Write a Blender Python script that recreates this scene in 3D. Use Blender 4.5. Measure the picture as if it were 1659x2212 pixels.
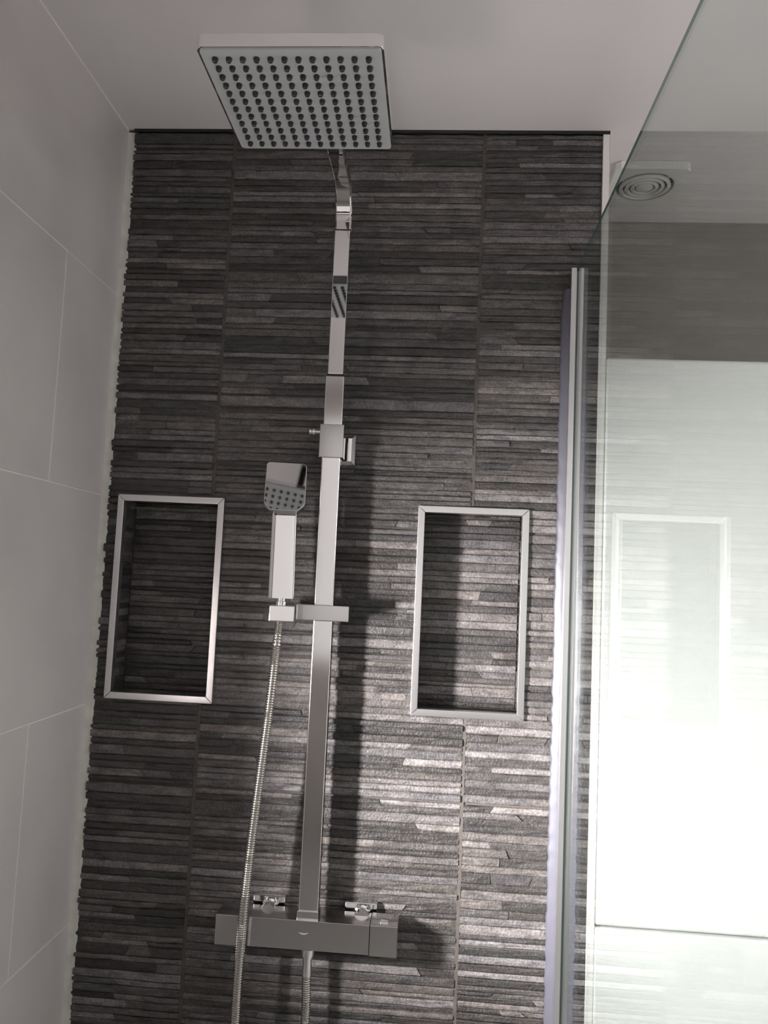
import bpy, bmesh, math, random
from mathutils import Vector, Matrix
rnd = random.Random(7)
scn = bpy.context.scene
col = scn.collection
for o in list(bpy.data.objects): bpy.data.objects.remove(o)

# ------------------------------------------------------------------ camera
H = 1.36                       # eye height above the floor; Z below is measured from the eye
D = 1.8                        # eye to tiled wall (wall plane is Y = 0, X to the right)
yaw, pit, rol, F = 0.0686, 0.0844, 0.0444, 1666.9
R_ = Vector((math.cos(yaw), math.sin(yaw), 0)); G_ = Vector((-math.sin(yaw), math.cos(yaw), 0))
Fw = G_*math.cos(pit) + Vector((0, 0, math.sin(pit)))
U_ = G_*-math.sin(pit) + Vector((0, 0, math.cos(pit)))
cr, sr = math.cos(rol), math.sin(rol)
right = R_*cr + U_*sr; up = U_*cr - R_*sr
cam = bpy.data.cameras.new('camera'); cam.sensor_fit = 'HORIZONTAL'; cam.sensor_width = 36
cam.lens = F/1659*36; cam.clip_start = .01
co = bpy.data.objects.new('camera', cam); col.objects.link(co)
m = Matrix((right, up, -Fw)).transposed().to_4x4(); m.translation = (0, -D, H)
co.matrix_world = m; scn.camera = co
# ------------------------------------------------------------------ world, light, exposure
w = bpy.data.worlds.new('world'); scn.world = w; w.use_nodes = True
w.node_tree.nodes['Background'].inputs[0].default_value = (.75, .85, 1, 1)
w.node_tree.nodes['Background'].inputs[1].default_value = .3
SIDE_WINDOW = 6.0              # glow of the small frosted window in the left wall
REAR_FILL = 0.42              # added ambient fill, shaped as a window in the unseen rear wall
RIGHT_FILL = 2.9             # added fill to brighten the ceiling, shaped as a high window beyond the glass
def area_light(name, loc, target, sx, sy, power, spread, colr):
    l = bpy.data.lights.new(name, 'AREA'); l.shape = 'RECTANGLE'; l.size = sx; l.size_y = sy; l.energy = power; l.spread = math.radians(spread); l.color = colr
    o = bpy.data.objects.new(name, l); col.objects.link(o); o.location = (loc[0], loc[1], loc[2]+H)
    o.rotation_euler = (Vector(target)-Vector(loc)).to_track_quat('-Z', 'Y').to_euler(); return o
# daylight entering through the deep reveal of the side window
area_light('side_window_daylight', (-1.05, -.97, -.28), (.46, 0, -.74), .18, .26, 41, 88, (1, .955, .94))
vs = scn.view_settings
vs.view_transform = 'Standard'; vs.look = 'None'; vs.gamma = 1; vs.use_curve_mapping = False
vs.exposure = 0.22

# ------------------------------------------------------------------ materials
def mat(name, colr=(.5, .5, .5), rough=.5, metal=0, spec=.5):
    mm = bpy.data.materials.new(name); mm.use_nodes = True
    b = mm.node_tree.nodes['Principled BSDF']
    b.inputs['Base Color'].default_value = (*colr, 1); b.inputs['Roughness'].default_value = rough
    b.inputs['Metallic'].default_value = metal; b.inputs['Specular IOR Level'].default_value = spec
    return mm, mm.node_tree, b
def nd(t, k, **kw):
    n = t.nodes.new(k)
    for a, v in kw.items(): setattr(n, a, v)
    return n
def cloudy(name, c0, c1, scale=3, rough=.4, bump=0, bscale=200, spec=.5):
    mm, t, b = mat(name, c0, rough, 0, spec)
    g = nd(t, 'ShaderNodeNewGeometry'); n = nd(t, 'ShaderNodeTexNoise'); n.inputs['Scale'].default_value = scale; n.inputs['Detail'].default_value = 5
    r = nd(t, 'ShaderNodeMix', data_type='RGBA')
    r.inputs[6].default_value = (*c0, 1); r.inputs[7].default_value = (*c1, 1)
    rm = nd(t, 'ShaderNodeMapRange'); rm.inputs[1].default_value = .35; rm.inputs[2].default_value = .65
    t.links.new(g.outputs['Position'], n.inputs['Vector']); t.links.new(n.outputs[0], rm.inputs[0])
    t.links.new(rm.outputs[0], r.inputs[0]); t.links.new(r.outputs[2], b.inputs['Base Color'])
    if bump:
        n2 = nd(t, 'ShaderNodeTexNoise'); n2.inputs['Scale'].default_value = bscale
        bp = nd(t, 'ShaderNodeBump'); bp.inputs['Strength'].default_value = bump; bp.inputs['Distance'].default_value = .001
        t.links.new(g.outputs['Position'], n2.inputs['Vector']); t.links.new(n2.outputs[0], bp.inputs['Height']); t.links.new(bp.outputs[0], b.inputs['Normal'])
    return mm
M = {}
M['ceiling'] = cloudy('ceiling_paint', (.80, .765, .775), (.82, .79, .795), 2, .8)
M['paint'] = cloudy('white_paint', (.76, .74, .72), (.8, .78, .76), 3, .6)
M['taupe'] = cloudy('taupe_paint', (.28, .255, .235), (.31, .285, .26), 4, .7)
M['tile'] = cloudy('grey_tile', (.47, .44, .438), (.57, .535, .53), 2.3, .35, .15, 260)
M['tilegrout'] = cloudy('pale_grout', (.70, .67, .66), (.74, .71, .70), 30, .9)
M['floor'] = cloudy('floor_tile', (.32, .31, .30), (.38, .37, .355), 5, .4)
M['rear'] = cloudy('rear_tile', (.42, .39, .37), (.48, .45, .43), 3, .5)
M['grout'] = cloudy('brown_grout', (.062, .054, .049), (.085, .074, .067), 60, .95, .5, 400)
M['blackline'] = mat('near_black', (.008, .008, .008), .6)[0]  # even near-black for the line under the ceiling
M['cornerseal'] = cloudy('cream_grout', (.56, .55, .51), (.66, .65, .60), 25, .7, .4, 300)
M['chrome'] = mat('chrome', (.86, .85, .85), .035, 1)[0]
M['softchrome'] = mat('soft_chrome', (.84, .83, .83), .11, 1)[0]
M['satin'] = mat('satin_chrome', (.62, .61, .61), .16, 1)[0]
M['alu'] = mat('brushed_aluminium', (.74, .73, .74), .30, 1)[0]
M['steel'] = mat('hose_steel', (.68, .66, .63), .14, 1)[0]
M['dark'] = mat('dark_gap', (.01, .01, .01), .5)[0]
M['rubber'] = mat('grey_rubber', (.016, .017, .019), .5)[0]
M['faceplate'] = mat('grey_plastic', (.45, .465, .48), .35)[0]
M['white'] = mat('white_gloss', (.72, .72, .71), .3)[0]
M['plastic'] = mat('white_plastic', (.80, .79, .76), .35)[0]
M['emblem'] = mat('emblem_ink', (.16, .16, .155), .3)[0]
# silicone
mm, t, b = mat('silicone', (.075, .075, .095), .4); b.inputs['Subsurface Weight'].default_value = .0
b.inputs['Subsurface Radius'].default_value = (.01, .01, .01); M['silicone'] = mm
# stone: colour of each strip comes from its tone attribute, grain from stretched noise
mm, t, b = mat('split_stone', (.1, .1, .1), .5); M['stone'] = mm
g = nd(t, 'ShaderNodeNewGeometry'); at = nd(t, 'ShaderNodeAttribute', attribute_name='tone')
mp = nd(t, 'ShaderNodeMapping'); mp.inputs['Scale'].default_value = (1, 1, 3.2)
n1 = nd(t, 'ShaderNodeTexNoise'); n1.inputs['Scale'].default_value = 22; n1.inputs['Detail'].default_value = 6; n1.inputs['Roughness'].default_value = .65
n2 = nd(t, 'ShaderNodeTexNoise'); n2.inputs['Scale'].default_value = 190; n2.inputs['Detail'].default_value = 4
t.links.new(g.outputs['Position'], mp.inputs['Vector']); t.links.new(mp.outputs[0], n1.inputs['Vector']); t.links.new(g.outputs['Position'], n2.inputs['Vector'])
r1 = nd(t, 'ShaderNodeMapRange'); r1.inputs[1].default_value = .3; r1.inputs[2].default_value = .7; r1.inputs[3].default_value = .5; r1.inputs[4].default_value = 1.6
t.links.new(n1.outputs[0], r1.inputs[0])
r2 = nd(t, 'ShaderNodeMapRange'); r2.inputs[1].default_value = .3; r2.inputs[2].default_value = .7; r2.inputs[3].default_value = .68; r2.inputs[4].default_value = 1.32
t.links.new(n2.outputs[0], r2.inputs[0])
mu = nd(t, 'ShaderNodeMath', operation='MULTIPLY'); t.links.new(r1.outputs[0], mu.inputs[0]); t.links.new(r2.outputs[0], mu.inputs[1])
vm = nd(t, 'ShaderNodeVectorMath', operation='SCALE'); t.links.new(at.outputs['Color'], vm.inputs[0]); t.links.new(mu.outputs[0], vm.inputs['Scale'])
t.links.new(vm.outputs[0], b.inputs['Base Color'])
bp = nd(t, 'ShaderNodeBump'); bp.inputs['Strength'].default_value = .55; bp.inputs['Distance'].default_value = .004
ad = nd(t, 'ShaderNodeMath', operation='ADD'); t.links.new(n1.outputs[0], ad.inputs[0]); t.links.new(n2.outputs[0], ad.inputs[1])
t.links.new(ad.outputs[0], bp.inputs['Height']); t.links.new(bp.outputs[0], b.inputs['Normal'])
# clear glass: fresnel mirror over a tinted clear body, the same from both sides
mm, t, b = mat('shower_glass'); M['glass'] = mm; t.nodes.remove(b)
fr = nd(t, 'ShaderNodeFresnel'); ge = nd(t, 'ShaderNodeNewGeometry')
io = nd(t, 'ShaderNodeMapRange'); io.inputs[3].default_value = 1.5; io.inputs[4].default_value = 1/1.5
t.links.new(ge.outputs['Backfacing'], io.inputs[0]); t.links.new(io.outputs[0], fr.inputs['IOR'])
tr = nd(t, 'ShaderNodeBsdfTransparent'); tr.inputs[0].default_value = (.93, .955, .945, 1)
gl = nd(t, 'ShaderNodeBsdfGlossy'); gl.inputs['Roughness'].default_value = .01; gl.inputs[0].default_value = (.97, 1, .99, 1)
mx = nd(t, 'ShaderNodeMixShader'); t.links.new(fr.outputs[0], mx.inputs[0]); t.links.new(tr.outputs[0], mx.inputs[1]); t.links.new(gl.outputs[0], mx.inputs[2])
t.links.new(mx.outputs[0], t.nodes['Material Output'].inputs[0])
M['glassedge'] = mat('glass_edge', (.03, .08, .07), .2)[0]
def emit(name, c, s):
    mm, t, b = mat(name, (.6, .6, .6), .5); b.inputs['Emission Color'].default_value = (*c, 1); b.inputs['Emission Strength'].default_value = s; return mm
M['pane_side'] = emit('frosted_pane_lit', (1, .97, .93), SIDE_WINDOW)
M['fill_right'] = emit('fill_pane_right', (1, .95, .96), RIGHT_FILL)  # glow of the added fill panel that lifts the ceiling
M['fill_rear'] = emit('fill_pane_rear', (1, .95, .94), REAR_FILL)  # glow of the added ambient fill panel behind the camera

# ------------------------------------------------------------------ helpers (all Z measured from the eye)
WP = {}
def finish(o, parent, origin):
    col.objects.link(o); WP[o.name] = Vector(origin)
    if parent: o.parent = parent; o.location = Vector(origin) - WP[parent.name]
    else: o.location = origin
    return o
def mesh_obj(name, bm, material, parent=None, smooth=False, origin=None):
    lo = [min(v.co[i] for v in bm.verts) for i in range(3)]; hi = [max(v.co[i] for v in bm.verts) for i in range(3)]
    og = Vector(((lo[0]+hi[0])/2, (lo[1]+hi[1])/2, lo[2]))
    bmesh.ops.translate(bm, verts=bm.verts, vec=-og)
    me = bpy.data.meshes.new(name); bm.to_mesh(me); bm.free()
    me.materials.append(M[material])
    if smooth:
        me.polygons.foreach_set('use_smooth', [True]*len(me.polygons)); me.set_sharp_from_angle(angle=math.radians(35))
    o = finish(bpy.data.objects.new(name, me), parent, og + Vector((0, 0, H)))
    if smooth:
        wn = o.modifiers.new('weighted', 'WEIGHTED_NORMAL'); wn.weight = 100; wn.keep_sharp = True
    return o
def empty(name, loc, label, cat, group=None):
    o = bpy.data.objects.new(name, None); o.empty_display_size = .05
    finish(o, None, Vector(loc) + Vector((0, 0, H))); return tag(o, label, cat, group)
def tag(o, label, cat, group=None):
    o['label'] = label; o['category'] = cat
    if group: o['group'] = group
    return o
def struct(o, label, cat):
    o['kind'] = 'structure'; o['label'] = label; o['category'] = cat; return o
def box(bm, x0, x1, y0, y1, z0, z1, bev=0, seg=2):
    r = bmesh.ops.create_cube(bm, size=1); vs_ = r['verts']
    bmesh.ops.scale(bm, verts=vs_, vec=(x1-x0, y1-y0, z1-z0)); bmesh.ops.translate(bm, verts=vs_, vec=((x0+x1)/2, (y0+y1)/2, (z0+z1)/2))
    if bev:
        es = list({e for v in vs_ for e in v.link_edges})
        bmesh.ops.bevel(bm, geom=es, offset=bev, segments=seg, profile=.5, affect='EDGES')
    return bm
def nbox(name, material, parent, *a, bev=0, seg=2):
    return mesh_obj(name, box(bmesh.new(), *a, bev=bev, seg=seg), material, parent, smooth=bev > 0)
def lathe(bm, p, axis, prof, n=24):
    """prof = [(along, radius)] around axis through p"""
    axis = Vector(axis).normalized(); a = axis.orthogonal().normalized(); b2 = axis.cross(a); p = Vector(p)
    rings = [[bm.verts.new(p + axis*s + (a*math.cos(2*math.pi*i/n) + b2*math.sin(2*math.pi*i/n))*r) for i in range(n)] for s, r in prof]
    for q in range(len(rings)-1):
        for i in range(n): bm.faces.new((rings[q][i], rings[q][(i+1) % n], rings[q+1][(i+1) % n], rings[q+1][i]))
    if prof[0][1] > 0: bm.faces.new(rings[0][::-1])
    if prof[-1][1] > 0: bm.faces.new(rings[-1])
    bmesh.ops.recalc_face_normals(bm, faces=bm.faces); return bm
def tube(bm, pts, radii, n=12):
    pts = [Vector(p) for p in pts]; prev = None; rings = []
    ref = Vector((0, 1, 0))
    for i, p in enumerate(pts):
        tg = (pts[min(i+1, len(pts)-1)] - pts[max(i-1, 0)]).normalized()
        a = (ref - tg*ref.dot(tg)).normalized(); b2 = tg.cross(a)
        rings.append([bm.verts.new(p + (a*math.cos(2*math.pi*k/n) + b2*math.sin(2*math.pi*k/n))*radii[i]) for k in range(n)])
    for q in range(len(rings)-1):
        for k in range(n): bm.faces.new((rings[q][k], rings[q][(k+1) % n], rings[q+1][(k+1) % n], rings[q+1][k]))
    bm.faces.new(rings[0][::-1]); bm.faces.new(rings[-1]); bmesh.ops.recalc_face_normals(bm, faces=bm.faces); return bm
def subtract(rects, h):
    out = []
    for (a0, a1, b0, b1) in rects:
        if a1 <= h[0] or a0 >= h[1] or b1 <= h[2] or b0 >= h[3]: out.append((a0, a1, b0, b1)); continue
        if a0 < h[0]: out.append((a0, h[0], b0, b1))
        if a1 > h[1]: out.append((h[1], a1, b0, b1))
        m0, m1 = max(a0, h[0]), min(a1, h[1])
        if b0 < h[2]: out.append((m0, m1, b0, h[2]))
        if b1 > h[3]: out.append((m0, m1, h[3], b1))
    return out

# ------------------------------------------------------------------ key positions
XL, XJ1, XJ2, XR = -.7865, -.5332, .0815, .3626      # tiled wall: left end, joints, right end
XW = -.805; ZC = 1.088; ZF = -H; YR = -2.7; XB = 1.9; YFAR = .46
N1 = (-.7604, -.5021, -.3097, .1705); N2 = (-.0428, .2129, -.3097, .1705)   # niche frames (outer)
NF = .0155; ND = .08
h1 = (N1[0]+.008, N1[1]-.008, N1[2]+.008, N1[3]-.008); h2 = (N2[0]+.008, N2[1]-.008, N2[2]+.008, N2[3]-.008)
WIN = (-1.13, -.70, -.435, -.05)                        # small window in the left wall: Y range, Z range

# ------------------------------------------------------------------ structure
struct(nbox('floor', 'floor', None, XW-.4, XB+.1, YR-.1, YFAR+.1, ZF-.1, ZF), 'light grey tiled bathroom floor', 'floor')
struct(nbox('ceiling', 'ceiling', None, XW-.4, XB+.1, YR-.1, YFAR+.1, ZC, ZC+.1), 'plain white painted bathroom ceiling', 'ceiling')
struct(nbox('wall_far', 'taupe', None, .379, XB, YFAR, YFAR+.1, ZF, ZC), 'taupe painted wall behind the white cabinet', 'wall')
RT = (-2.0, -.4, .05, .85); bm = bmesh.new()
for r in subtract([(YR, YFAR+.1, ZF, ZC)], RT): box(bm, XB, XB+.1, r[0], r[1], r[2], r[3])
struct(mesh_obj('wall_right', bm, 'paint'), 'white painted wall of the room beyond the glass', 'wall')
# rear wall with an opening for the added fill window
RW = (-.74, 1.4, -.5, .92)
bm = bmesh.new()
for r in subtract([(XW, XB, ZF, ZC)], RW): box(bm, r[0], r[1], YR-.1, YR, r[2], r[3])
struct(mesh_obj('wall_rear', bm, 'rear'), 'pale tiled wall facing the shower', 'wall')
def window(name, vert, mats, label):
    """vert(a0,a1,d0,d1,b0,b1) -> box args; frame bars and one pane"""
    a0, a1, b0, b1, mk = vert
    bm = bmesh.new(); f = .03
    for r in ((a0, a1, b0, b0+f), (a0, a1, b1-f, b1), (a0, a0+f, b0+f, b1-f), (a1-f, a1, b0+f, b1-f)): box(bm, *mk(r, -.01, .03))
    o = struct(mesh_obj(name, bm, 'plastic'), label, 'window')
    mesh_obj('pane', box(bmesh.new(), *mk((a0+f, a1-f, b0+f, b1-f), .005, .012)), mats, o)
window('window_1', (*WIN, lambda r, d0, d1: (XW-.32-d1, XW-.32-d0, r[0], r[1], r[2], r[3])), 'pane_side', 'small frosted window set deep in the grey tiled wall')
window('fill_window_2', (*RW, lambda r, d0, d1: (r[0], r[1], YR-.05-d1, YR-.05-d0, r[2], r[3])), 'fill_rear', 'added fill light shaped as a wide frosted window in the wall facing the shower')  # unseen glowing panel, added for soft ambient light

window('fill_window_3', (*RT, lambda r, d0, d1: (XB+.05+d0, XB+.05+d1, r[0], r[1], r[2], r[3])), 'fill_right', 'added fill light shaped as a high frosted window beyond the glass')  # unseen glowing panel, added to light the ceiling from the side

# left wall: backing with the window hole, big grey tiles on it
bm = bmesh.new()
for r in subtract([(YR, YFAR+.1, ZF, ZC)], WIN): box(bm, XW-.36, XW-.0009, r[0], r[1], r[2], r[3])
wl = struct(mesh_obj('wall_left', bm, 'tilegrout'), 'large format pale grey tiled wall beside the dark stone wall', 'wall')
cz = [ZF, -1.3225, -.8225, -.3275, .1675, .6625, ZC-.004]
for i in range(len(cz)-1):
    z0, z1 = cz[i], cz[i+1]; off = -.26 if i in (2, 4) else -.755
    ys = sorted([y for y in [off + k*.99 for k in range(-4, 3)] if YR < y < 0] + [YR, .0])
    for y0, y1 in zip(ys, ys[1:]):
        for r in subtract([(y0+.001, y1-.001, z0+.001, z1-.001)], WIN):
            if r[1]-r[0] > .01 and r[3]-r[2] > .01: nbox('wall_tile', 'tile', wl, XW-.006, XW + rnd.uniform(-.0004, .0004), r[0], r[1], r[2], r[3], bev=.0008, seg=1)

# stone wall: masonry block with the two niche pockets
bm = bmesh.new()
hs = [h1, h2]
rects = [(XW, XR+.0165, ZF, ZC)]
for h in hs: rects = subtract(rects, h)
for r in rects: box(bm, r[0], r[1], .001, ND+.012, r[2], r[3])
box(bm, XW, XR+.0165, ND+.012, YFAR, ZF, ZC)
wb = struct(mesh_obj('wall_back', bm, 'grout'), 'dark split face stone strip wall behind the rain shower', 'wall')

def strip_bm(bm, fr, u0, u1, v0, v1, dep, sl0, sl1, tone, lay):
    """one rough stone strip: u along, v up, w out of the wall; fr maps (u,v,w) to a point"""
    n = max(2, min(8, int((u1-u0)/.05)+1)); secs = []
    ch = min(.002, (v1-v0)*.18); hgt = v1-v0
    for k in range(n+1):
        q = k/n; d = dep + rnd.uniform(-.0011, .0011); j0 = rnd.uniform(0, .0010); j1 = rnd.uniform(0, .0010)
        e = .0012 if k in (0, n) else 0
        dm = d + rnd.uniform(-.0006, .0012)
        row = []
        for v, ww in ((v0+j0*.2, -.001), (v0+j0, d*.72-e), (v0+ch+j0, d-e), (v0+hgt*.5, dm-e), (v1-ch-j1, d-e+rnd.uniform(-.0006, .0006)), (v1-j1, d*.72-e), (v1-j1*.2, -.001)):
            f = (v-v0)/hgt - .5
            ua, ub = u0 + sl0*f, u1 + sl1*f
            row.append(bm.verts.new(fr(ua + (ub-ua)*q, v, max(ww, -.001))))
        secs.append(row)
    fs = []
    for a, b in zip(secs, secs[1:]):
        for i in range(6): fs.append(bm.faces.new((a[i], b[i], b[i+1], a[i+1])))
    fs.append(bm.faces.new(secs[0][::-1])); fs.append(bm.faces.new(secs[-1]))
    for f in fs:
        for l in f.loops: l[lay] = (*tone, 1)
def tone():
    k = rnd.random()
    b = .025 + .020*rnd.random() if k < .36 else (.050 + .038*rnd.random() if k < .78 else .098 + .04*rnd.random())
    warm = rnd.uniform(.80, .95)
    return (b, b*(.52+.45*warm), b*(warm+.02))
def layout(u0, u1, v0, v1, hmin=.009, hmax=.024):
    """rows of strips filling a rectangle"""
    out = []; v = v0
    while v < v1-.004:
        hh = rnd.triangular(hmin, hmax, .0145)
        if v1-(v+hh) < .008: hh = v1-v
        cuts = [u0]; 
        if u1-u0 > .12:
            k = rnd.choice((0, 0, 1, 1, 2)) if u1-u0 < .4 else rnd.choice((0, 1, 1, 2, 2, 3))
            cs = sorted(rnd.uniform(u0+.05, u1-.05) for _ in range(k))
            for c in cs:
                if c-cuts[-1] > .05: cuts.append(c)
        cuts.append(u1); sl = [0]+[rnd.choice((-1, 1))*rnd.uniform(.0, .014) for _ in cuts[1:-1]]+[0]
        for i in range(len(cuts)-1): out.append([cuts[i], cuts[i+1]-(.0004 if i < len(cuts)-2 else 0), v+.0003, v+hh-.0003, sl[i], sl[i+1]])
        v += hh
    return out
ident = lambda u, v, w_: (u, .001-w_, v)
pool = []                                     # (visible size, parent, frame, strip)
zj = [ZF, -1.115, -.8075, -.5, -.1925, .115, .4225, .73, 1.0375, ZC-.007]
J = .004
for c, (x0, x1) in enumerate(((XL, XJ1-J), (XJ1+J, XJ2-J), (XJ2+J, XR-.0005))):
    for z0, z1 in zip(zj, zj[1:]):
        parts = [(x0, x1, z0+.002, z1-.002)]
        for h in hs: parts = subtract(parts, h)
        bm = bmesh.new()
        for r in parts:
            if r[1]-r[0] > .002 and r[3]-r[2] > .002: box(bm, r[0], r[1], -.0006, .0009, r[2], r[3])
        lay = bm.loops.layers.float_color.new('tone')
        for f in bm.faces:
            for l in f.loops: l[lay] = (.05, .045, .04, 1)
        tl = mesh_obj('stone_tile', bm, 'stone', wb)
        for s in layout(x0, x1, z0+.002, z1-.002):
            rs = [tuple(s[:4])]
            for h in hs: rs = subtract(rs, h)
            for r in rs:
                if r[1]-r[0] < .004 or r[3]-r[2] < .003: continue
                whole = r == tuple(s[:4])
                a, b_ = r[0], r[1]
                if c == 0 and abs(a-XL) < 1e-4: a -= rnd.uniform(0, .0035)       # ragged cut edge at the corner
                size = (b_-a)*(r[3]-r[2]) if r[3] > -1.02 else 0
                pool.append((size, tl, ident, (a, b_, r[2], r[3], rnd.triangular(.0022, .0085, .005), s[4] if r[0] == s[0] and whole else 0, s[5] if r[1] == s[1] and whole else 0)))
for xj in (XJ1, XJ2):
    for z0, z1 in ((ZF, N1[2]+.004), (N1[3]-.004, ZC-.007)): nbox('grout_line', 'grout', wb, xj-J, xj+J, -.0022, .0009, z0, z1)
# niche pockets lined with the same strips
niche_parts = []
for q, h in enumerate(hs):
    a0, a1, b0, b1 = h; yb = ND
    bm = box(bmesh.new(), a0+.0005, a1-.0005, yb+.0005, yb+.011, b0+.0005, b1-.0005)
    nb = mesh_obj('niche_back', bm, 'grout', wb)
    fr_b = lambda u, v, w_, yb=yb: (u, yb-w_, v)
    for s in layout(a0+.004, a1-.004, b0+.003, b1-.003):
        pool.append(((s[1]-s[0])*(s[3]-s[2])*(.9 if q else .5), nb, fr_b, (*s[:4], rnd.uniform(.002, .006), s[4], s[5])))
    for fr, (u0, u1, v0, v1) in (((lambda u, v, w_, x=a0: (x+w_, u, v)), (.002, yb-.002, b0+.003, b1-.003)),
                                 ((lambda u, v, w_, x=a1: (x-w_, u, v)), (.002, yb-.002, b0+.003, b1-.003)),
                                 ((lambda u, v, w_, z=b0: (u, v, z+w_)), (a0+.004, a1-.004, .002, yb-.002)),
                                 ((lambda u, v, w_, z=b1: (u, v, z-w_)), (a0+.004, a1-.004, .002, yb-.002))):
        for s in layout(u0, u1, v0, v1): pool.append((0, None, fr, (*s[:4], rnd.uniform(.001, .003), s[4], s[5])))
pool.sort(key=lambda p: -p[0])
rest = bmesh.new(); lay_r = rest.loops.layers.float_color.new('tone')
for i, (size, par, fr, s) in enumerate(pool):
    tn = tone()
    if i < 300 and size > 0:
        bm = bmesh.new(); lay = bm.loops.layers.float_color.new('tone')
        strip_bm(bm, fr, *s, tn, lay); bmesh.ops.recalc_face_normals(bm, faces=bm.faces)
        mesh_obj('stone_strip', bm, 'stone', par)
    else: strip_bm(rest, fr, *s, tn, lay_r)
bmesh.ops.recalc_face_normals(rest, faces=rest.faces)
o = mesh_obj('small_stone_strips', rest, 'stone', wb); o['kind'] = 'stuff'

# corner grout bead, dark joint under the ceiling, white edging at the wall's free end
bm = bmesh.new(); pr = None; zz = ZF
while zz < ZC-.002:
    xx = XL + .001 + rnd.uniform(-.0015, .0015)
    row = [bm.verts.new(p) for p in ((XW-.0005, .0008, zz), (XW-.0005, -.0050, zz), ((XW+XL)/2, -.0032, zz), (xx, -.0026, zz), (xx, .0008, zz))]
    if pr:
        for i in range(4): bm.faces.new((pr[i], pr[i+1], row[i+1], row[i]))
    pr = row; zz += .008
bmesh.ops.recalc_face_normals(bm, faces=bm.faces)
struct(mesh_obj('trim_1', bm, 'cornerseal'), 'cream grout line in the corner between grey tiles and dark stone', 'grout')
bm = bmesh.new(); pr = None; n = 60
for i in range(n+1):
    x = XL-.003 + (XR+.0165-XL+.003)*i/n; lo = ZC-.007+rnd.uniform(-.0012, .0006)
    row = [bm.verts.new(p) for p in ((x, .0008, ZC-.0003), (x, -.0085, ZC-.0003), (x, -.0075+rnd.uniform(-.001, .001), lo), (x, .0008, lo))]
    if pr:
        for k in range(4): bm.faces.new((pr[k], pr[(k+1) % 4], row[(k+1) % 4], row[k]))
    else: bm.faces.new(row)
    pr = row
bm.faces.new(pr[::-1]); bmesh.ops.recalc_face_normals(bm, faces=bm.faces)
struct(mesh_obj('trim_2', bm, 'blackline'), 'black joint line between stone wall and ceiling', 'joint')
bm = box(bmesh.new(), XR+.0002, XR+.0165, -.0075, .0008, ZF, ZC-.008, bev=.001, seg=1); box(bm, XR+.0166, XR+.0172, -.0075, YFAR-.001, ZF+.001, ZC-.001)
struct(mesh_obj('trim_3', bm, 'paint'), 'white painted edging and return at the free end of the stone wall', 'trim')

# ------------------------------------------------------------------ niche frames
def niche_frame(n, label):
    x0, x1, z0, z1 = n; e = empty('niche_frame', ((x0+x1)/2, -.005, z0), label, 'frame', 'metal frames around the wall niches')
    P = [(x0, z0), (x1, z0), (x1, z1), (x0, z1)]; Q = [(x0+NF, z0+NF), (x1-NF, z0+NF), (x1-NF, z1-NF), (x0+NF, z1-NF)]
    g_ = .0003
    for i in range(4):
        j = (i+1) % 4; bm = bmesh.new()
        dx, dz = P[j][0]-P[i][0], P[j][1]-P[i][1]; L = math.hypot(dx, dz); dx, dz = dx/L*g_, dz/L*g_
        ring = [(P[i][0]+dx, P[i][1]+dz), (P[j][0]-dx, P[j][1]-dz), (Q[j][0]-dx, Q[j][1]-dz), (Q[i][0]+dx, Q[i][1]+dz)]
        top = [bm.verts.new((a, -.0120, b)) for a, b in ring]; bot = [bm.verts.new((a, -.0095 if k < 2 else .006, b)) for k, (a, b) in enumerate(ring)]
        for k, (a, b) in enumerate(ring):
            if k < 2: bot[k].co.y = .0005
        bm.faces.new(top); bm.faces.new(bot[::-1])
        for k in range(4): bm.faces.new((top[k], top[(k+1) % 4], bot[(k+1) % 4], bot[k]))
        bmesh.ops.recalc_face_normals(bm, faces=bm.faces)
        le = [ed for ed in bm.edges if all(abs(v.co.y+.012) < 1e-6 for v in ed.verts)]
        bmesh.ops.bevel(bm, geom=[le_ for le_ in le if True], offset=.0012, segments=2, affect='EDGES', profile=.5)
        mesh_obj('trim_bar', bm, 'alu', e, smooth=True)
niche_frame(N1, 'mitred metal frame around the black niche beside the grey tiled wall')
niche_frame(N2, 'mitred metal frame around the part lit niche beside the glass screen')

# ------------------------------------------------------------------ shower column
PX = -.243; YF = -.088       # pole centre and front face
sc = empty('rain_shower', (PX, -.06, -.80), 'chrome rain shower set with square overhead rose, flat riser and bar valve', 'shower')
nbox('riser_rail', 'softchrome', sc, PX-.0215, PX+.0215, YF, YF+.026, -.722, .452, bev=.003, seg=3)
nbox('rail_joint', 'dark', sc, PX-.0195, PX+.0195, YF+.002, YF+.024, .4518, .4568)
nbox('upper_rail', 'chrome', sc, PX-.0178, PX+.0178, YF+.003, YF+.023, .4565, .797, bev=.002, seg=2)
nbox('rail_joint', 'dark', sc, PX-.0165, PX+.0165, YF+.0045, YF+.0215, .7968, .8000)
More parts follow.
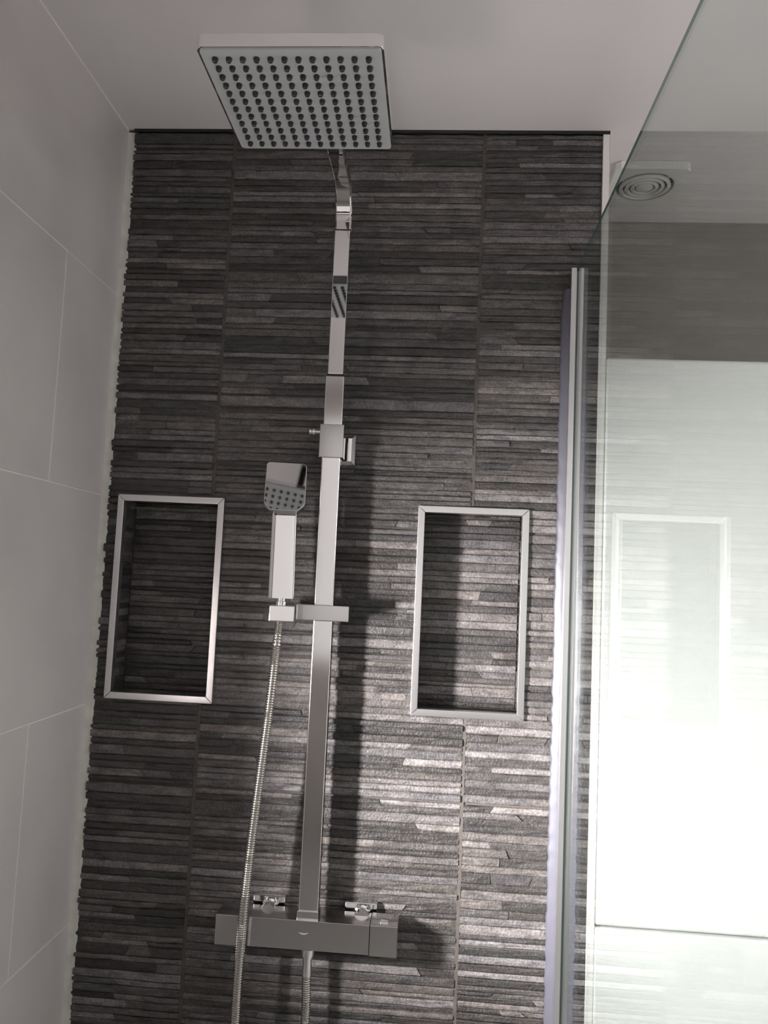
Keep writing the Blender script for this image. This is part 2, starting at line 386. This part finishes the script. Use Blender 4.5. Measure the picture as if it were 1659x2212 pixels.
# curved arm: flat bar bent forward
bm = bmesh.new(); path = []; Rb = .075; zt = .8000; th = .020
for k in range(3): path.append(((YF+.013, zt+k*.01), (0, 1)))
zc_, yc_ = zt+.022, YF+.013-Rb
for k in range(0, 13):
    a = math.pi/2*k/12; path.append(((yc_+Rb*math.cos(a), zc_+Rb*math.sin(a)), (-math.sin(a), math.cos(a))))
path.append(((-.585, zc_+Rb), (-1, 0)))
prev = None; c_ = .0025
for (y, z), (ty, tz) in path:
    ny, nz = tz, -ty                         # outward (away from the bend centre)
    row = []
    for sx, sn in ((-1, -1), (1, -1), (1, 1), (-1, 1)):
        for kk in ((1, 0), (0, 1)) if sx*sn > 0 else ((0, 1), (1, 0)):
            X = PX + sx*(.0178-c_*kk[0]); nn = sn*(th/2-c_*kk[1]); row.append(bm.verts.new((X, y+ny*nn, z+nz*nn)))
    if prev:
        for i in range(8): bm.faces.new((prev[i], prev[(i+1) % 8], row[(i+1) % 8], row[i]))
    else: bm.faces.new(row)
    prev = row
bm.faces.new(prev[::-1]); bmesh.ops.recalc_face_normals(bm, faces=bm.faces)
ZARM = zc_+Rb
mesh_obj('arm', bm, 'chrome', sc, smooth=True)
bm = lathe(bmesh.new(), (PX, -.56, .815), (0, 0, 1), [(0, .02), (.012, .02), (.012, .014), (.04, .014), (.04, .017), (ZARM-.815-.006, .017)])
mesh_obj('swivel', bm, 'chrome', sc, smooth=True)
# square overhead rose
HX0, HX1, HY0, HY1, ZH = -.3985, -.1075, -.700, -.418, .800
def rounded_slab(bm, x0, x1, y0, y1, z0, z1, r, bev, seg=5):
    pts = []
    for cx_, cy_, a0 in ((x1-r, y1-r, 0), (x0+r, y1-r, 90), (x0+r, y0+r, 180), (x1-r, y0+r, 270)):
        for k in range(seg+1):
            a = math.radians(a0+90*k/seg); pts.append((cx_+r*math.cos(a), cy_+r*math.sin(a)))
    b0 = [bm.verts.new((x, y, z0)) for x, y in pts]; b1 = [bm.verts.new((x, y, z1)) for x, y in pts]; n = len(pts)
    f0 = bm.faces.new(b0[::-1]); f1 = bm.faces.new(b1)
    for i in range(n): bm.faces.new((b0[i], b0[(i+1) % n], b1[(i+1) % n], b1[i]))
    if bev: bmesh.ops.bevel(bm, geom=list(f0.edges)+list(f1.edges), offset=bev, segments=2, affect='EDGES', profile=.5)
    return bm
hd = mesh_obj('shower_rose', rounded_slab(bmesh.new(), HX0, HX1, HY0, HY1, ZH+.0005, ZH+.0215, .008, .0025), 'chrome', sc, smooth=True)
hd['label'] = 'square chrome overhead rose'
fp = mesh_obj('face_plate', rounded_slab(bmesh.new(), HX0+.004, HX1-.004, HY0+.004, HY1-.004, ZH-.0015, ZH+.004, .006, .0008), 'faceplate', hd, smooth=True)
bm = lathe(bmesh.new(), (0, 0, 0), (0, 0, -1), [(-.001, .0050), (.002, .0050), (.0062, .0040), (.0072, .0026)], 10)
nz0 = None
for i in range(12):
    for j in range(12):
        x = HX0+.0245 + (HX1-HX0-.049)*i/11; y = HY0+.024 + (HY1-HY0-.048)*j/11
        if nz0 is None:
            me = bpy.data.meshes.new('nozzle'); bm.to_mesh(me); bm.free(); me.materials.append(M['rubber'])
            me.polygons.foreach_set('use_smooth', [True]*len(me.polygons)); me.set_sharp_from_angle(angle=math.radians(40))
            nz0 = bpy.data.objects.new('nozzle', me); finish(nz0, hd, (x, y, ZH-.0015+H))
        else: finish(nz0.copy(), hd, (x, y, ZH-.0015+H))
# wall bracket
nbox('wall_bracket', 'satin', sc, PX-.0275, PX+.0275, YF-.006, YF+.030, .263, .339, bev=.002)
nbox('bracket_stem', 'chrome', sc, PX-.012, PX+.012, YF+.028, -.012, .282, .322, bev=.002)
bm = bmesh.new()
lo_ = [(-.047, 0), (.047, 0)]
b0 = [bm.verts.new((PX+(.047 if sx > 0 else -.033), -.0085, .2925+sz*.036)) for sx, sz in ((-1, -1), (1, -1), (1, 1), (-1, 1))]
b1 = [bm.verts.new((PX+(.047 if sx > 0 else -.033), -.020, .2925+sz*.036)) for sx, sz in ((-1, -1), (1, -1), (1, 1), (-1, 1))]
b2_ = [bm.verts.new((PX+(.039 if sx > 0 else -.026), -.029, .2925+sz*.027)) for sx, sz in ((-1, -1), (1, -1), (1, 1), (-1, 1))]
bm.faces.new(b0); bm.faces.new(b2_[::-1])
for A, B in ((b0, b1), (b1, b2_)):
    for k in range(4): bm.faces.new((A[k], A[(k+1) % 4], B[(k+1) % 4], B[k]))
bmesh.ops.recalc_face_normals(bm, faces=bm.faces)
mesh_obj('bracket_plate', bm, 'chrome', sc)
bm = lathe(bmesh.new(), (PX-.0265, YF+.006, .322), (-1, 0, 0), [(0, .0045), (.013, .0045), (.013, .0075), (.018, .0085), (.021, .006), (.0255, .0075), (.028, .003)], 16)
mesh_obj('clamp_screw', bm, 'chrome', sc, smooth=True)
# hand shower holder sliding on the rail
hl = nbox('slide_holder', 'satin', sc, -.3005, -.183, YF-.022, YF+.032, -.1015, -.0665, bev=.002)
bm = box(bmesh.new(), -.358, -.3025, YF-.045, YF+.018, -.1065, -.0705, bev=.003)
bmesh.ops.rotate(bm, verts=bm.verts, cent=(-.33, YF-.012, -.088), matrix=Matrix.Rotation(math.radians(6), 3, 'Z'))
mesh_obj('holder_cup', bm, 'chrome', hl, smooth=True)
# bar valve
VY0, VY1, VZ0, VZ1 = YF-.009, YF+.055, -.7985, -.7375
vb = nbox('valve_body', 'satin', sc, -.3905, -.1085, VY0, VY1, VZ0, VZ1, bev=.0015)
nbox('valve_knob', 'satin', vb, -.4405, -.3915, VY0-.001, VY1+.001, VZ0-.001, VZ1+.001, bev=.0015)
k2 = nbox('valve_knob', 'satin', vb, -.1075, -.0485, VY0-.001, VY1+.001, VZ0-.001, VZ1+.001, bev=.0015)
nbox('safety_button', 'chrome', vb, -.087, -.070, VY0+.014, VY0+.030, VZ1, VZ1+.004, bev=.001)
nbox('rail_collar', 'chrome', sc, PX-.0235, PX+.0235, YF-.003, YF+.029, VZ1-.001, VZ1+.017, bev=.0015)
bm = bmesh.new(); n = 14; A = []; B = []
for k in range(n+1):
    q = k/n*2-1; A.append(bm.verts.new((-.249+q*.011, VY0-.0003, -.7660+.004*q*q))); B.append(bm.verts.new((-.249+q*.011, VY0-.0003, -.7660+.004*q*q+.0028*(1-q*q)+.0001)))
for k in range(n): bm.faces.new((A[k], A[k+1], B[k+1], B[k]))
bm2 = bmesh.ops.extrude_face_region(bm, geom=bm.faces[:]); bmesh.ops.translate(bm, verts=[v for v in bm2['geom'] if isinstance(v, bmesh.types.BMVert)], vec=(0, .0005, 0)); bmesh.ops.recalc_face_normals(bm, faces=bm.faces)
mesh_obj('crescent_emblem', bm, 'emblem', vb)
for X in (-.341, -.134):
    ep = mesh_obj('inlet_plate', box(bmesh.new(), X-.0365, X+.0365, -.023, -.0085, -.797, -.722, bev=.003), 'chrome', sc, smooth=True)
    bm = lathe(bmesh.new(), (X+.004, -.022, -.742), (0, -1, -.12), [(0, .019), (.006, .019), (.008, .0145), (.016, .0145), (.018, .018), (.03, .018)], 20)
    mesh_obj('inlet_elbow', bm, 'chrome', sc, smooth=True)

# ------------------------------------------------------------------ hand shower
hs_ = empty('hand_shower', (-.3325, -.115, -.056), 'chrome hand shower with flat square head standing in the slide holder', 'hand shower')
def loft(bm, secs, n=16):
    """secs: (centre, right vec, normal vec, half width, half thickness)"""
    rings = []
    for c, rv, nv, hw, ht in secs:
        ring = []
        for i in range(n):
            a = 2*math.pi*(i+.5)/n; e = .32
            ca, sa = math.cos(a), math.sin(a)
            ring.append(bm.verts.new(c + rv*(math.copysign(abs(ca)**e, ca)*hw) + nv*(math.copysign(abs(sa)**e, sa)*ht)))
        rings.append(ring)
    for q in range(len(rings)-1):
        for i in range(n): bm.faces.new((rings[q][i], rings[q][(i+1) % n], rings[q+1][(i+1) % n], rings[q+1][i]))
    bm.faces.new(rings[0][::-1]); bm.faces.new(rings[-1]); bmesh.ops.recalc_face_normals(bm, faces=bm.faces)
    return bm
# handle: flat tapering bar leaning back slightly
yt = math.radians(5); nh = Vector((math.sin(yt), -math.cos(yt), .05)).normalized(); rh = Vector((math.cos(yt), math.sin(yt), 0))
c0 = Vector((-.3325, -.118, -.056)); c1 = Vector((-.3365, -.112, .138))
bm = loft(bmesh.new(), [(c0.lerp(c1, q), rh, nh, .0285-.0015*q, .0085) for q in (0, .02, .3, .6, .98, 1)], 20)
mesh_obj('handle', bm, 'chrome', hs_, smooth=True)
# head: rounded square plate tilted up and to the right
HT = math.radians(28.5); HYW = math.radians(10)
nn = Vector((math.sin(HYW)*math.cos(HT), -math.cos(HYW)*math.cos(HT), math.sin(HT))); rr = Vector((math.cos(HYW), math.sin(HYW), 0)); uu = rr.cross(-nn).normalized()
if uu.z < 0: uu = -uu
hc = Vector((-.338, -.110, .190))
bm = bmesh.new(); hw, hh_ = .0455, .0628; out = []
for cx_, cy_, a0, r in ((hw-.009, hh_-.009, 0, .009), (-hw+.009, hh_-.009, 90, .009)):
    for k in range(6): a = math.radians(a0+90*k/5); out.append((cx_+r*math.cos(a), cy_+r*math.sin(a)))
out += [(-hw, -hh_+.018), (-hw+.003, -hh_+.010), (-hw+.011, -hh_+.003), (-hw+.016, -hh_-.004), (hw-.016, -hh_-.004), (hw-.011, -hh_+.003), (hw-.003, -hh_+.010), (hw, -hh_+.018)]
f_ = [bm.verts.new(hc + rr*a + uu*b + nn*.008) for a, b in out]; k_ = [bm.verts.new(hc + rr*a + uu*b - nn*.008) for a, b in out]
ff = bm.faces.new(f_); fk = bm.faces.new(k_[::-1]); n = len(out)
for i in range(n): bm.faces.new((f_[i], f_[(i+1) % n], k_[(i+1) % n], k_[i]))
bmesh.ops.recalc_face_normals(bm, faces=bm.faces)
bmesh.ops.bevel(bm, geom=list(ff.edges)+list(fk.edges), offset=.002, segments=2, affect='EDGES', profile=.5)
mesh_obj('spray_head', bm, 'chrome', hs_, smooth=True)
fpb = bmesh.new()
q_ = [fpb.verts.new(hc + rr*a + uu*b - nn*e) for e in (.0075, .0105) for a, b in ((-.038, -.05), (.038, -.05), (.038, .05), (-.038, .05))]
for f in ((0, 1, 2, 3), (7, 6, 5, 4), (0, 4, 5, 1), (1, 5, 6, 2), (2, 6, 7, 3), (3, 7, 4, 0)): fpb.faces.new([q_[i] for i in f])
bmesh.ops.recalc_face_normals(fpb, faces=fpb.faces); mesh_obj('spray_plate', fpb, 'faceplate', hs_)
bm = lathe(bmesh.new(), (-.3325, -.118, -.072), (0, 0, 1), [(0, .012), (.010, .012), (.011, .010), (.017, .010)], 20)
mesh_obj('connector', bm, 'chrome', hs_, smooth=True)

# ------------------------------------------------------------------ hose
ho = empty('shower_hose', (-.36, -.12, -1.2), 'ribbed chrome flexible hose hanging from the slide holder past the bar valve', 'hose')
ctrl = [(-.3335, -.118, -.107), (-.337, -.120, -.16), (-.3455, -.122, -.30), (-.3575, -.123, -.45), (-.3690, -.122, -.60), (-.3765, -.121, -.74), (-.3810, -.116, -.94), (-.3800, -.108, -1.08), (-.358, -.1, -1.20), (-.312, -.09, -1.245), (-.266, -.08, -1.20), (-.2445, -.073, -1.08), (-.2395, -.070, -.95), (-.2415, -.070, -.862)]
def catmull(P, step):
    P = [Vector(p) for p in P]; P = [P[0]*2-P[1]] + P + [P[-1]*2-P[-2]]; out = []
    for i in range(1, len(P)-2):
        n = max(2, int((P[i+1]-P[i]).length/step))
        for k in range(n):
            t_ = k/n; a, b_, c, d = P[i-1:i+3]
            out.append(.5*((2*b_) + (c-a)*t_ + (2*a-5*b_+4*c-d)*t_*t_ + (3*b_-a-3*c+d)*t_**3))
    out.append(P[-2]); return out
pts = catmull(ctrl, .00125)
rad = [(.0102, .0098, .0074, .0098)[i % 4] for i in range(len(pts))]
mesh_obj('ribbed_tube', tube(bmesh.new(), pts, rad, 12), 'steel', ho, smooth=True)
bm = lathe(bmesh.new(), (-.2415, -.070, -.862), (0, 0, 1), [(0, .0100), (.036, .0098), (.044, .0145), (.063, .0145)], 20)
mesh_obj('end_nut', bm, 'chrome', ho, smooth=True)

# ------------------------------------------------------------------ glass screen
XG = .3085
gs = empty('shower_screen', (XG, -.6, ZF), 'clear frameless glass shower screen in a chrome wall channel', 'glass screen')
pane = nbox('glass_pane', 'glass', gs, XG-.0022, XG+.0022, -1.22, -.012, ZF+.002, .742)
pane.data.materials.append(M['glassedge'])
for pl in pane.data.polygons: pl.material_index = 0 if abs(pl.normal.x) > .5 else 1
bm = bmesh.new()
box(bm, .2915, XG-.0045, -.034, -.0095, ZF, .738, bev=.0015); box(bm, XG+.0045, .3195, -.034, -.0095, ZF, .738, bev=.0015); box(bm, XG-.0046, XG+.0046, -.0115, -.0095, ZF, .738)
mesh_obj('wall_channel', bm, 'alu', gs, smooth=True)
bm = bmesh.new(); pr = None; zz = ZF+.001
while zz < .704:
    taper = min(1, (.706-zz)/.03); wv = .0168*(.35+.65*taper) + rnd.uniform(-.0016, .0016)
    row = [bm.verts.new(p) for p in ((.2914, -.004, zz), (.2914, -.020, zz), (.2914-wv*.55, -.0165, zz), (.2914-wv*.9, -.0115, zz), (.2914-wv, -.004, zz))]
    if pr:
        for i in range(5): bm.faces.new((pr[i], pr[(i+1) % 5], row[(i+1) % 5], row[i]))
    else: bm.faces.new(row)
    pr = row; zz += .012
bm.faces.new(pr[::-1]); bmesh.ops.recalc_face_normals(bm, faces=bm.faces)
mesh_obj('sealant_bead', bm, 'silicone', gs, smooth=True)

# ------------------------------------------------------------------ extractor fan on the ceiling
FX, FY, ZB = .519, .216, ZC-.022
fan = empty('extractor_fan', (FX, FY, ZC-.001), 'square white ceiling extractor fan with round louvred grille', 'fan')
bm = bmesh.new(); n = 48; hw = .094; rr_ = .074
inner = []; outer = []
for i in range(n):
    a = 2*math.pi*(i+.5)/n; c, s = math.cos(a), math.sin(a); k = hw/max(abs(c), abs(s))
    inner.append((FX+c*rr_, FY+s*rr_)); outer.append((FX+c*k, FY+s*k))
rows = [[bm.verts.new((x, y, z)) for x, y in ring] for ring, z in ((inner, ZC-.001), (inner, ZB), (outer, ZB), (outer, ZC-.001))]
for q in range(4):
    A, B = rows[q], rows[(q+1) % 4]
    for i in range(n): bm.faces.new((A[i], A[(i+1) % n], B[(i+1) % n], B[i]))
bmesh.ops.recalc_face_normals(bm, faces=bm.faces)
mesh_obj('cover', bm, 'plastic', fan)
mesh_obj('duct', lathe(bmesh.new(), (FX, FY, ZC-.0035), (0, 0, 1), [(0, rr_-.0005), (.002, rr_-.0005)], 40), 'dark', fan)
for ro in (.066, .051, .036):
    bm = bmesh.new()
    rings = [[bm.verts.new((FX+math.cos(2*math.pi*i/40)*r, FY+math.sin(2*math.pi*i/40)*r, z)) for i in range(40)] for r, z in ((ro, ZB-.001), (ro-.008, ZB-.004), (ro-.010, ZB+.002), (ro-.002, ZB+.006))]
    for q in range(4):
        A, B = rings[q], rings[(q+1) % 4]
        for i in range(40): bm.faces.new((A[i], A[(i+1) % 40], B[(i+1) % 40], B[i]))
    bmesh.ops.recalc_face_normals(bm, faces=bm.faces); mesh_obj('louvre_ring', bm, 'plastic', fan, smooth=True)
mesh_obj('hub', lathe(bmesh.new(), (FX, FY, ZB+.004), (0, 0, -1), [(0, .021), (.005, .022), (.008, .018), (.009, .0)], 32), 'plastic', fan, smooth=True)
bm = bmesh.new()
for k in range(3):
    r0 = bmesh.ops.create_cube(bm, size=1); bmesh.ops.scale(bm, verts=r0['verts'], vec=(2*rr_-.004, .006, .006)); bmesh.ops.rotate(bm, verts=r0['verts'], cent=(0, 0, 0), matrix=Matrix.Rotation(math.radians(60*k+20), 3, 'Z')); bmesh.ops.translate(bm, verts=r0['verts'], vec=(FX, FY, ZB+.0085))
mesh_obj('spokes', bm, 'plastic', fan)

# ------------------------------------------------------------------ tall white cabinet beyond the glass
cb = empty('tall_cabinet', (.67, .24, ZF), 'tall white cabinet standing behind the glass screen', 'cabinet')
CX0, CX1, CY = .3805, .96, -.010
nbox('body', 'white', cb, CX0+.002, CX1-.002, CY+.0205, YFAR-.004, ZF, .5325, bev=.004)
nbox('door', 'white', cb, CX0, CX1, CY, CY+.02, -.7405, .5340, bev=.008, seg=3)
nbox('drawer_front', 'white', cb, CX0, CX1, CY, CY+.02, ZF+.06, -.7445, bev=.004, seg=2)
